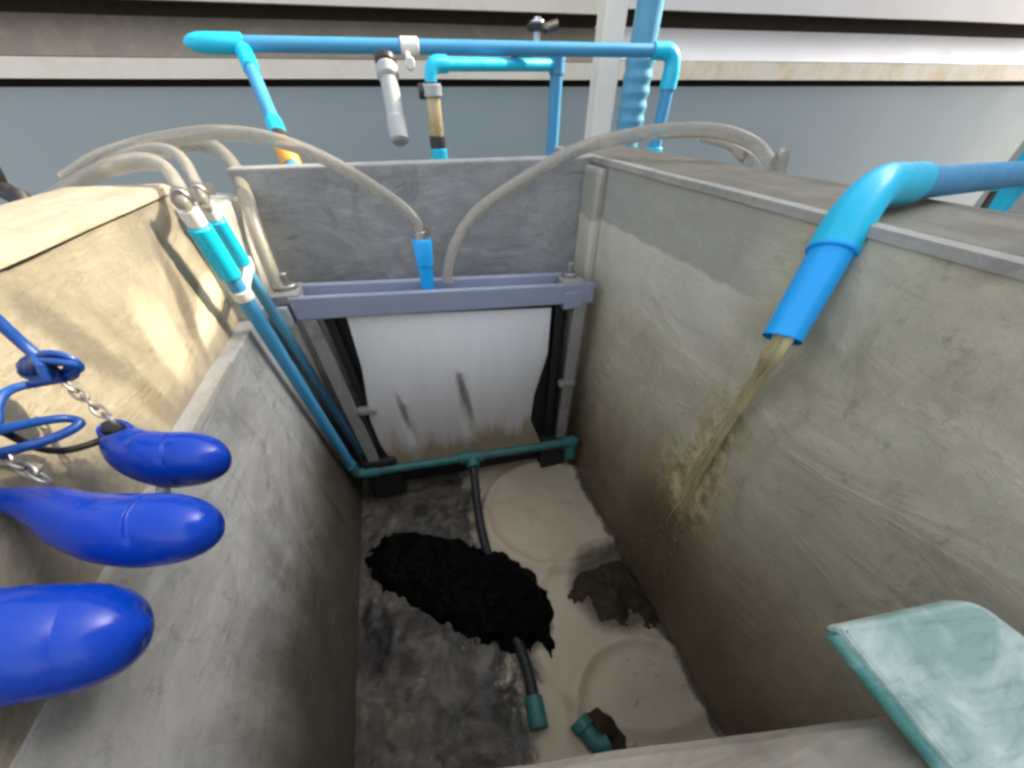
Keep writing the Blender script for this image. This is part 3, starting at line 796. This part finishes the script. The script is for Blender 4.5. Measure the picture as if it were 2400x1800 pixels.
# back side so that the sheet has thickness
nb = len(sh.v)
sh.v += [v + Vector((0, 0.006, 0)) for v in sh.v]
sh.f += [tuple(i + nb for i in f[::-1]) for f in list(sh.f)]
for i in range(nu):
    sh.f.append((i, i + 1, nb + i + 1, nb + i)); q = nv_ * (nu + 1) + i; sh.f.append((q, q + 1, nb + q + 1, nb + q))
for j in range(nv_):
    q = j * (nu + 1); sh.f.append((q, q + nu + 1, nb + q + nu + 1, nb + q)); q += nu; sh.f.append((q, q + nu + 1, nb + q + nu + 1, nb + q))
sh.build('membrane_sheet', M['sheet'], mm, angle=60)
# hose connector on the header
c0, c1 = Q(1000, 655, 0.835), Q(988, 560, 0.835)
MB().lathe(c0 - Vector((0, 0, 0.02)), c1, [(0, 0.0135), (0.5, 0.014), (0.52, 0.0165), (0.97, 0.0185), (1, 0.017)], 24).build('hose_connector', M['spout'], mm)

# ------------------------------------------------------------------ clear hoses
def hose(name, pts, r, label, clamps=(), group='clear hoses draped over the tank rim'):
    P = spline(pts, 12)
    root = thing(name, P[0], label, 'hose', group)
    MB().tube(P, r, 18).build('tube', M['hose'], root)
    for (i, mt) in clamps:
        i %= len(P)
        a_, b2 = P[i], P[i] + (P[min(i+1, len(P)-1)] - P[max(0, i-1)]).normalized() * 0.014
        mb = MB(); collar(mb, a_, b2, r + 0.003, 0.001)
        mb.box(tuple(a_ + Vector((r, -0.006, -0.004))), tuple(a_ + Vector((r + 0.012, 0.004, 0.008))))
        mb.build('clamp', M[mt], root)
    return root
hose('clear_hose', [Q(150, 420, 1.06), Q(230, 370, 1.06), Q(330, 337, 1.05), Q(430, 318, 1.0), Q(510, 311, .96), Q(620, 322, .92), Q(730, 358, .89), Q(830, 410, .86), Q(930, 475, .845), Q(975, 520, .838), Q(988, 565, .835)], 0.0092,
     'clear hose arching down to the blue connector of the grey rail', clamps=[(114, 'steel')])
hose('clear_hose', [Q(1048, 662, .83), Q(1050, 622, .835), Q(1072, 560, .85), Q(1120, 495, .87), Q(1220, 425, .89), Q(1350, 352, .90), Q(1480, 318, .885), Q(1600, 305, .84), Q(1700, 312, .80), at(1775, 345, 0, .66), at(1808, 395, 0, .662), at(1815, 440, 0, .664), Vector((.664, .60, -.5))], 0.0105,
     'long clear hose arching right over the side wall from the grey rail')
hose('clear_hose', [at(1650, 318, 0, .69), at(1712, 335, 0, .70), at(1742, 365, 0, .70), at(1748, 410, 0, .70), Vector((.70, .74, -.5))], 0.010,
     'short bent clear hose under the long hose outside the side wall')

# ------------------------------------------------------------------ risers on the left wall
def pipe_pair(name, label, top, foot, r, mat):
    root = thing(name, foot, label, 'pipe', 'blue risers on the left side wall')
    MB().tube([top, foot], r).build('riser', M[mat], root)
    d = (foot - top).normalized()
    cm = MB(); collar(cm, top - d * 0.004, top + d * 0.06, r + 0.003); cm.build('coupling', M['cyan'], root)
    wm = MB(); collar(wm, top - d * 0.024, top - d * 0.004, r + 0.0004); wm.build('white_bush', M['white'], root)
    return root, d
xp1 = xL + 0.022
tp = at(470, 537, 0, xp1); ft = at(836, 1112, 0, xp1)
root1, d1 = pipe_pair('air_pipe', 'nearer blue riser bending into the green coated bottom pipe', tp, ft, 0.0120, 'blue')
ft2 = Vector((xR - 0.016, 0.775, ft.z + 0.004))
e_ = bend(tp, ft, ft2, 0.03)
M['slimepipe'] = plain('slime_coated_pipe', (0.03, 0.16, 0.15), 0.5, var=0.3, dirt=(0.05, 0.06, 0.05), dirt_amt=0.8, scale=30)
MB().tube([ft - d1 * 0.05] + e_ + [ft.lerp(ft2, 0.09)], 0.0155).build('elbow', M['slimepipe'], root1)
MB().tube([ft.lerp(ft2, 0.04), ft2], 0.0125).build('bottom_pipe', M['slimepipe'], root1)
mid = ft.lerp(ft2, 0.50)
tb = MB(); dd = (ft2 - ft).normalized(); collar(tb, mid - dd * 0.035, mid + dd * 0.035, 0.0185); collar(tb, mid, mid + Vector((0, -0.035, -0.012)), 0.018); tb.build('tee', M['slimepipe'], root1)
tb = MB(); collar(tb, ft2 - dd * 0.05, ft2 - dd * 0.008, 0.019); collar(tb, ft2 - dd * 0.02, ft2 - dd * 0.02 + Vector((0, -0.012, -0.05)), 0.019); tb.build('end_elbow', M['slimepipe'], root1)
ya_ = fl(1262, 1690) + Vector((0, 0, 0.012))
path = spline([mid + Vector((0, -0.02, -0.01)), at(1128, 1240, 2, zF + 0.022), at(1176, 1400, 2, zF + 0.008), at(1212, 1500, 2, zF + 0.010), at(1236, 1570, 2, zF + 0.017), ya_ + Vector((0.0, 0.03, 0.0))], 8)
MB().tube(path, 0.0125).build('floor_pipe', M['black'], root1)
tb = MB(); ed = (path[-1] - path[-6]).normalized(); collar(tb, path[-1] - ed * 0.012, path[-1] + ed * 0.045, 0.0185); tb.build('end_coupling', M['slimepipe'], root1)

xp2 = xL + 0.016
tp2 = at(508, 520, 0, xp2); ft_2 = at(850, 1070, 0, xp2)
root2, d2 = pipe_pair('suction_pipe', 'farther blue riser half hidden behind the nearer riser', tp2, ft_2, 0.0100, 'bigblue')
# strap holding both risers
b0 = tp + d1 * 0.085; b1 = tp2 + d2 * 0.065
st = MB()
for cpt, dx, rr in ((b0, d1, 0.0145), (b1, d2, 0.0125)):
    collar(st, cpt - dx * 0.007, cpt + dx * 0.007, rr, 0.0008)
st.hexa([b0 + Vector((0.0, 0.012, -0.005)), b1 + Vector((0.0, 0.03, -0.005)), b1 + Vector((0.006, 0.03, -0.005)), b0 + Vector((0.006, 0.012, -0.005))],
        [b0 + Vector((0.0, 0.012, 0.007)), b1 + Vector((0.0, 0.03, 0.007)), b1 + Vector((0.006, 0.03, 0.007)), b0 + Vector((0.006, 0.012, 0.007))])
tag(st.build('pipe_strap', M['white']), 'white strap holding the two blue risers to the side wall', 'strap')

# hoses that feed the risers and one going down beside the module
j1 = tp - d1 * 0.02; j2 = tp2 - d2 * 0.02
k1, k2 = (tp - CO).dot(CD), (tp2 - CO).dot(CD)
hose('clear_hose', [dep(60, 500, .585), dep(190, 424, .515), dep(260, 394, k1 + .01), dep(330, 378, k1), dep(385, 392, k1 - .004), dep(424, 446, k1 - .003), j1 - d1 * 0.01, j1 + d1 * 0.01], 0.0085,
     'clear hose crossing the pale coping into the nearer blue riser', clamps=[(-16, 'steel')])
hose('clear_hose', [dep(140, 455, .62), dep(215, 408, .565), dep(290, 370, k2 + .02), dep(365, 352, k2 + .006), dep(420, 366, k2), dep(455, 420, k2), j2 - d2 * 0.012, j2 + d2 * 0.01], 0.008,
     'clear hose crossing the pale coping into the farther blue riser', clamps=[(-16, 'steel')])
hose('clear_hose', [at(330, 352, 0, -.46), at(430, 335, 0, -.39), at(500, 345, 0, -.34), at(545, 385, 0, -.295), at(572, 450, 0, -.262), at(600, 540, 0, -.255), at(632, 625, 0, -.252), at(655, 680, 0, -.25)], 0.0125,
     'clear hose bending down the corner to the left end of the grey rail')

# ------------------------------------------------------------------ spout on the right wall
s0, s1, s2 = at(1832, 795, 0, .375), at(2035, 440, 0, .43), at(2215, 424, 0, .60)
se = s2 + (s2 - s1) * 9
ds = (s0 - s1).normalized()
rs = 0.0195
spt = thing('spout_pipe', s1, 'bright blue outlet pipe bent over the side wall, pouring water', 'pipe')
du = (s2 - s1).normalized()
# tilted down pipe, open at the mouth
mo = MB()
q_ = s1 - du * 0
mo.tube([s1 + ds * 0.03, s0], rs, 28, cap=False)
mo.tube([s1 + ds * 0.03, s0], rs - 0.003, 28, cap=False)
mo.build('spout', M['spout'], spt)
be = bend(s1 + ds * 0.2, s1, s1 + du * 0.2, 0.036, 12)
nB = len(be)
MB().tube([s1 + ds * 0.052] + be + [s1 + du * 0.098], [rs + 0.0028] + [rs + 0.0028 - 0.0058 * i / (nB - 1) for i in range(nB)] + [rs - 0.003], 28).build('elbow', M['cyan'], spt)
gl = MB(); collar(gl, s1 + ds * 0.050, s1 + ds * 0.054, rs + 0.0034, 0.0008); gl.build('elbow_rim', M['spout'], spt)
MB().tube([s1 + du * 0.08, se], rs - 0.006).build('feed_pipe', M['blue'], spt)

# stream of effluent: strands leaving the mouth, breaking into spray where they hit the wall
st_ = MB()
rr = random.Random(3)
main = [s0 - ds * 0.03, s0 + ds * 0.010, at(1775, 890, 0, .392), at(1722, 965, 0, .402), at(1680, 1030, 0, .409), at(1640, 1095, 0, .413), at(1600, 1165, 0, .415), at(1560, 1240, 0, .4155)]
mp_ = spline(main, 12)
for k_ in range(13):
    off = Vector((rr.uniform(-0.004, 0.004), rr.uniform(-0.012, 0.012) if k_ > 4 else (-0.009, -0.004, 0.0, 0.005, 0.010)[k_], 0))
    end = rr.randrange(44, len(mp_)) if k_ > 3 else len(mp_) - rr.randrange(1, 10)
    beg = 0 if k_ < 7 else rr.randrange(0, 30)
    ph = rr.uniform(0, 9)
    P, rad = [], []
    for i in range(beg, end):
        u = i / (len(mp_) - 1)
        sp_ = (1.0 - 0.55 * min(1, u * 2)) if u < 0.5 else 0.45 + 2.2 * (u - 0.5)
        wob = Vector((0, 0.004 * noise.noise((u * 9, ph, 0)) * (0.3 + u * 2), 0))
        q = mp_[i] + Vector((off.x * (1 - u), off.y * sp_, 0)) + wob
        q.x = min(q.x, xR - 0.0035)
        P.append(q)
        v = (i - beg) / max(1, end - 1 - beg)
        rad.append((0.0078 if k_ < 5 else 0.0032) * (1 - 0.5 * u) * (0.75 + 0.5 * noise.noise((u * 14, ph, 5))) * min(1, (1 - v) * 6 + 0.05))
    st_.tube(P, [max(0.0005, r) for r in rad], 12)
for k_ in range(300):      # drops and spray
    u = rr.random()
    i = min(len(mp_) - 1, int(len(mp_) * (0.42 + 0.58 * u)))
    p = mp_[i] + Vector((-abs(rr.gauss(0, 0.010)), rr.gauss(0, 0.010 + 0.026 * u), rr.gauss(0, 0.02) - (0.10 * rr.random() if u > 0.8 else 0)))
    p.x = min(p.x, xR - 0.003)
    q = rr.uniform(0.0004, 0.0012)
    st_.lathe(p - Vector((0, 0, q * 1.8)), p + Vector((0, 0, q * 1.4)), [(0, 0.0001), (0.2, q * .7), (0.55, q), (0.85, q * .6), (1, 0.0001)], 7)
tag(st_.build('water_stream', M['water'], angle=180), 'ochre water running from the blue spout down the side wall', 'water', kind='stuff')

# ------------------------------------------------------------------ float switches
def float_switch(label, prof, tip, t, dt=0.0):
    # prof: centre line (photo pixel) and radius of the moulded body at distance t
    n_ = len(prof)
    P = spline([Vector((x, y, r)) for x, y, r in prof], 8)
    e_ = P[-1].copy()
    for k_ in range(1, 15):          # blunt rounded nose
        an = math.pi / 2 * k_ / 14
        u = math.sin(an)
        P.append(Vector((e_.x + (tip[0] - e_.x) * u, e_.y + (tip[1] - e_.y) * u, e_.z * math.cos(an))))
    pts = [dep(q.x, q.y, t + dt * (i / (len(P) - 1) - 0.5)) for i, q in enumerate(P)]
    rs = [max(q.z, 0.4) / CF * (t + dt * (i / (len(P) - 1) - 0.5)) for i, q in enumerate(P)]
    root = thing('float_switch', pts[0], label, 'float switch', 'blue float switches hanging along the left wall')
    MB().tube(pts, rs, 40).build('body', M['float'], root, angle=180)
    return root, pts[0], (pts[3] - pts[0]).normalized()
T1, T2, T3 = 0.28, 0.225, 0.185
F1, f1a, d_ = float_switch('smallest blue float beside the ledge, black cable in its neck', [(268, 1006, 30), (276, 1015, 35), (300, 1040, 50), (335, 1064, 60), (390, 1078, 65), (430, 1077, 64)], (538, 1068), T1, 0.02)
F2, f2a, d2_ = float_switch('long glossy blue float below the smallest float', [(-60, 1172, 24), (-50, 1172, 26), (0, 1172, 28), (60, 1178, 38), (130, 1196, 56), (200, 1223, 73), (270, 1239, 84), (330, 1243, 87), (375, 1241, 85)], (515, 1227), T2, 0.014)
F3, f3a, d3_ = float_switch('largest blue float, cut by the photo edge, under the long float', [(-420, 1540, 38), (-400, 1538, 42), (-300, 1528, 70), (-180, 1516, 112), (-60, 1512, 130), (40, 1508, 134), (120, 1499, 129), (165, 1494, 124)], (346, 1464), T3, 0.05)
nk = MB(); nk.lathe(f1a - d_ * 0.004, f1a + d_ * 0.006, [(0, 0.006), (0.4, 0.0075), (1, 0.0078)], 20); nk.build('gland', M['black'], F1)
def cable(pts, r, root, name='cable', mat='cable'):
    return MB().tube(spline(pts, 10), r, 12).build(name, M[mat], root)
cable([f1a + d_ * 0.004, dep(215, 1040, .262), dep(150, 1056, .248), dep(95, 1052, .236), dep(50, 1033, .224), dep(0, 1010, .212), dep(-60, 1000, .20)], 0.0024, F1, 'cable', 'black')
pg = MB(); q = dep(384, 1151, T1 + 0.004); pg.lathe(q - Vector((0, 0, 0.004)), q + Vector((0, 0, 0.006)), [(0, 0.001), (0.2, 0.004), (0.7, 0.0045), (1, 0.002)], 14); pg.build('plug', M['white'], F1)
cable([dep(-80, 1030, .19), dep(0, 1008, .207), dep(80, 990, .226), dep(150, 981, .24), dep(186, 988, .244), dep(170, 1006, .24), dep(110, 1032, .226), dep(40, 1052, .212), dep(-60, 1075, .19)], 0.0028, F2)
cable([f2a + d2_ * 0.004, dep(-80, 1135, T2 - .02), dep(-160, 1110, T2 - .02)], 0.003, F2, 'lead', 'black')
cable([f3a + d3_ * 0.004, dep(-420, 1500, T3 - .02), dep(-520, 1440, T3 - .02)], 0.003, F3, 'lead', 'black')
# coiled spare cable tied in a bundle, hung by its own lead
tc = 0.232
co_ = thing('cable_coil', dep(115, 862, tc), 'tied coil of spare blue cable hanging before the pale upper wall', 'cable')
cpts = []
for i in range(0, 168):
    an = i / 168 * 2 * math.pi * 7
    rx = 58 + 9 * math.sin(i * 0.37); ry = 24 + 7 * math.cos(i * 0.29)
    cpts.append(dep(118 + rx * math.cos(an) + 4 * math.sin(i * .11), 862 + ry * math.sin(an) + 4 * math.cos(i * .23), tc + 0.007 * math.sin(an) + 0.003 * math.sin(i * 0.17)))
MB().tube(cpts, 0.0021, 10).build('loops', M['cable'], co_)
cable([dep(-70, 690, .20), dep(0, 757, .212), dep(60, 812, .222), dep(110, 855, .228), dep(135, 880, tc)], 0.0036, co_, 'lead')
cable([dep(150, 888, tc), dep(90, 898, .23), dep(40, 908, .222), dep(8, 925, .214), dep(-6, 955, .21), dep(-8, 990, .208), dep(-40, 1030, .20)], 0.0024, co_, 'tail')
tie = MB(); tie.tube([dep(86, 838, tc - .008), dep(100, 860, tc - .010), dep(112, 888, tc - .006)], 0.0030, 10); tie.build('tie', M['cable'], co_)

def chain(label, pts, r=0.0012, link=0.0105):
    P = spline(pts, 20)
    mb = MB()
    acc = 0.0; k_ = 0
    last = P[0]
    for p, q in zip(P[:-1], P[1:]):
        acc += (q - p).length
        if acc >= link * 0.72:
            d = (q - last).normalized()
            a_ = d.orthogonal().normalized(); b2 = d.cross(a_)
            s = a_ if k_ % 2 else b2
            c_ = last.lerp(q, 0.5)
            ring = [c_ + d * (math.cos(v) * link * 0.55) + s * (math.sin(v) * link * 0.32) for v in [2 * math.pi * i / 14 for i in range(15)]]
            mb.tube(ring, r, 8, cap=False)
            last = q; acc = 0; k_ += 1
    return tag(mb.build('steel_chain', M['steel']), label, 'chain', 'steel chains tied to the floats')
chain('bright steel chain reaching up from the smallest blue float', [dep(150, 895, .25), dep(200, 935, .253), dep(240, 968, .256), dep(290, 1008, .262)])
chain('steel chain reaching up from the long glossy blue float', [dep(-40, 1050, .205), dep(25, 1082, .206), dep(75, 1108, .207), dep(130, 1142, .209)])

# ------------------------------------------------------------------ teal board by the near wall
tl, tr, bl2 = dep(1965, 1472, .185), dep(2290, 1402, .185), dep(2310, 1895, .166)
pn = (tr - tl).cross(bl2 - tl)
def on_board(px, py):               # where the sight line meets the board's plane
    v = CD + CR * ((px - CX) / CF) - CU * ((py - CY) / CF)
    return CO + v * ((tl - CO).dot(pn) / v.dot(pn))
rr2, br2 = on_board(2520, 1575), on_board(2700, 1760)
nb_ = (tr - tl).cross(bl2 - tl).normalized()
if nb_.z < 0: nb_ = -nb_
out = []
for (pp, qq, ss, rad) in ((bl2, tl, tr, 0.003), (tl, tr, rr2, 0.010)):
    out += bend(pp, qq, ss, rad, 5)
poly = [bl2] + out + [rr2, br2]
tbd = thing('teal_board', tl, 'weathered pale teal plastic board leaning over the near wall', 'board')
MB().prism([p - nb_ * 0.011 for p in poly], nb_ * 0.011).build('panel', M['teal'], tbd, bevel=0.003)
rim = MB(); rim.tube([p - nb_ * 0.0065 - (tr - tl).normalized() * 0.0004 for p in [bl2, tl.lerp(bl2, 0.04)]], 0.0042, 12); rim.build('rim', M['tealedge'], tbd)
# broken fitting in the front corner
cf = thing('broken_fitting', fl(1375, 1710), 'dark green pipe fitting lying in debris by the near wall', 'pipe fitting')
q0 = fl(1352, 1690) + Vector((0, 0, .014)); q1 = fl(1400, 1755) + Vector((0, 0, .014))
e_ = bend(q0, q1, q1 + Vector((0.05, 0.01, 0)), 0.02)
MB().tube([q0] + e_, 0.017, 20).build('elbow', M['slimepipe'], cf)
tb = MB(); collar(tb, q0, q0 + (q1 - q0).normalized() * 0.02, 0.021); tb.build('socket', M['slimepipe'], cf)
tag(mound('debris', M['foam'], [fl(*q) for q in ((1375, 1672), (1430, 1675), (1500, 1735), (1450, 1775), (1385, 1775), (1345, 1740))], 0.030, zF + 0.001, jag=0.02, seedv=9, spike=0.010, edge=0.03), 'dark debris heaped around the fitting at the near wall', 'debris', kind='stuff')

# pipes glimpsed outside the right wall
ol = thing('outer_pipe', at(2390, 490, 0, .85), 'teal pipe end with thin stay outside the side wall at right', 'pipe')
a_ = at(2440, 352, 0, .95)
MB().tube([a_ + Vector((0, 0, .03)), a_ - Vector((0, 0, .9))], 0.018).build('pipe', M['cyan'], ol)
MB().tube([at(2330, 448, 0, .78), at(2296, 505, 0, .78), at(2270, 560, 0, .78)], 0.004, 10).build('stay', M['darkmetal'], ol)
# dark hose lying outside the left wall
tag(MB().tube(spline([Vector((-.9, .95, -.20)), at(-60, 410, 0, -.62), at(0, 440, 0, -.60), at(45, 470, 0, -.58), at(80, 520, 0, -.57), Vector((-.57, .7, -.3))], 10), 0.013, 14).build('rubber_hose', M['black']), 'black rubber hose behind the pale coping', 'hose')

# ------------------------------------------------------------------ added building outside the frame: it shades the tank and shapes the sun patch
nb2 = thing('sun_blocker', (2.6, 0.0, -0.9), 'unseen added building wall standing to the right of the tank', 'blocker')
gb = [(-6.0, -0.9), (1.33, -0.9), (1.33, 1.668), (0.54, 1.668), (0.517, 1.682), (0.433, 1.712), (0.382, 1.745), (-2.0, 3.65), (-6.0, 3.65)]
MB().prism([(2.3, y, z) for y, z in gb], (0.5, 0, 0)).build('blocker_wall', M['blocker'], nb2, smooth=False)
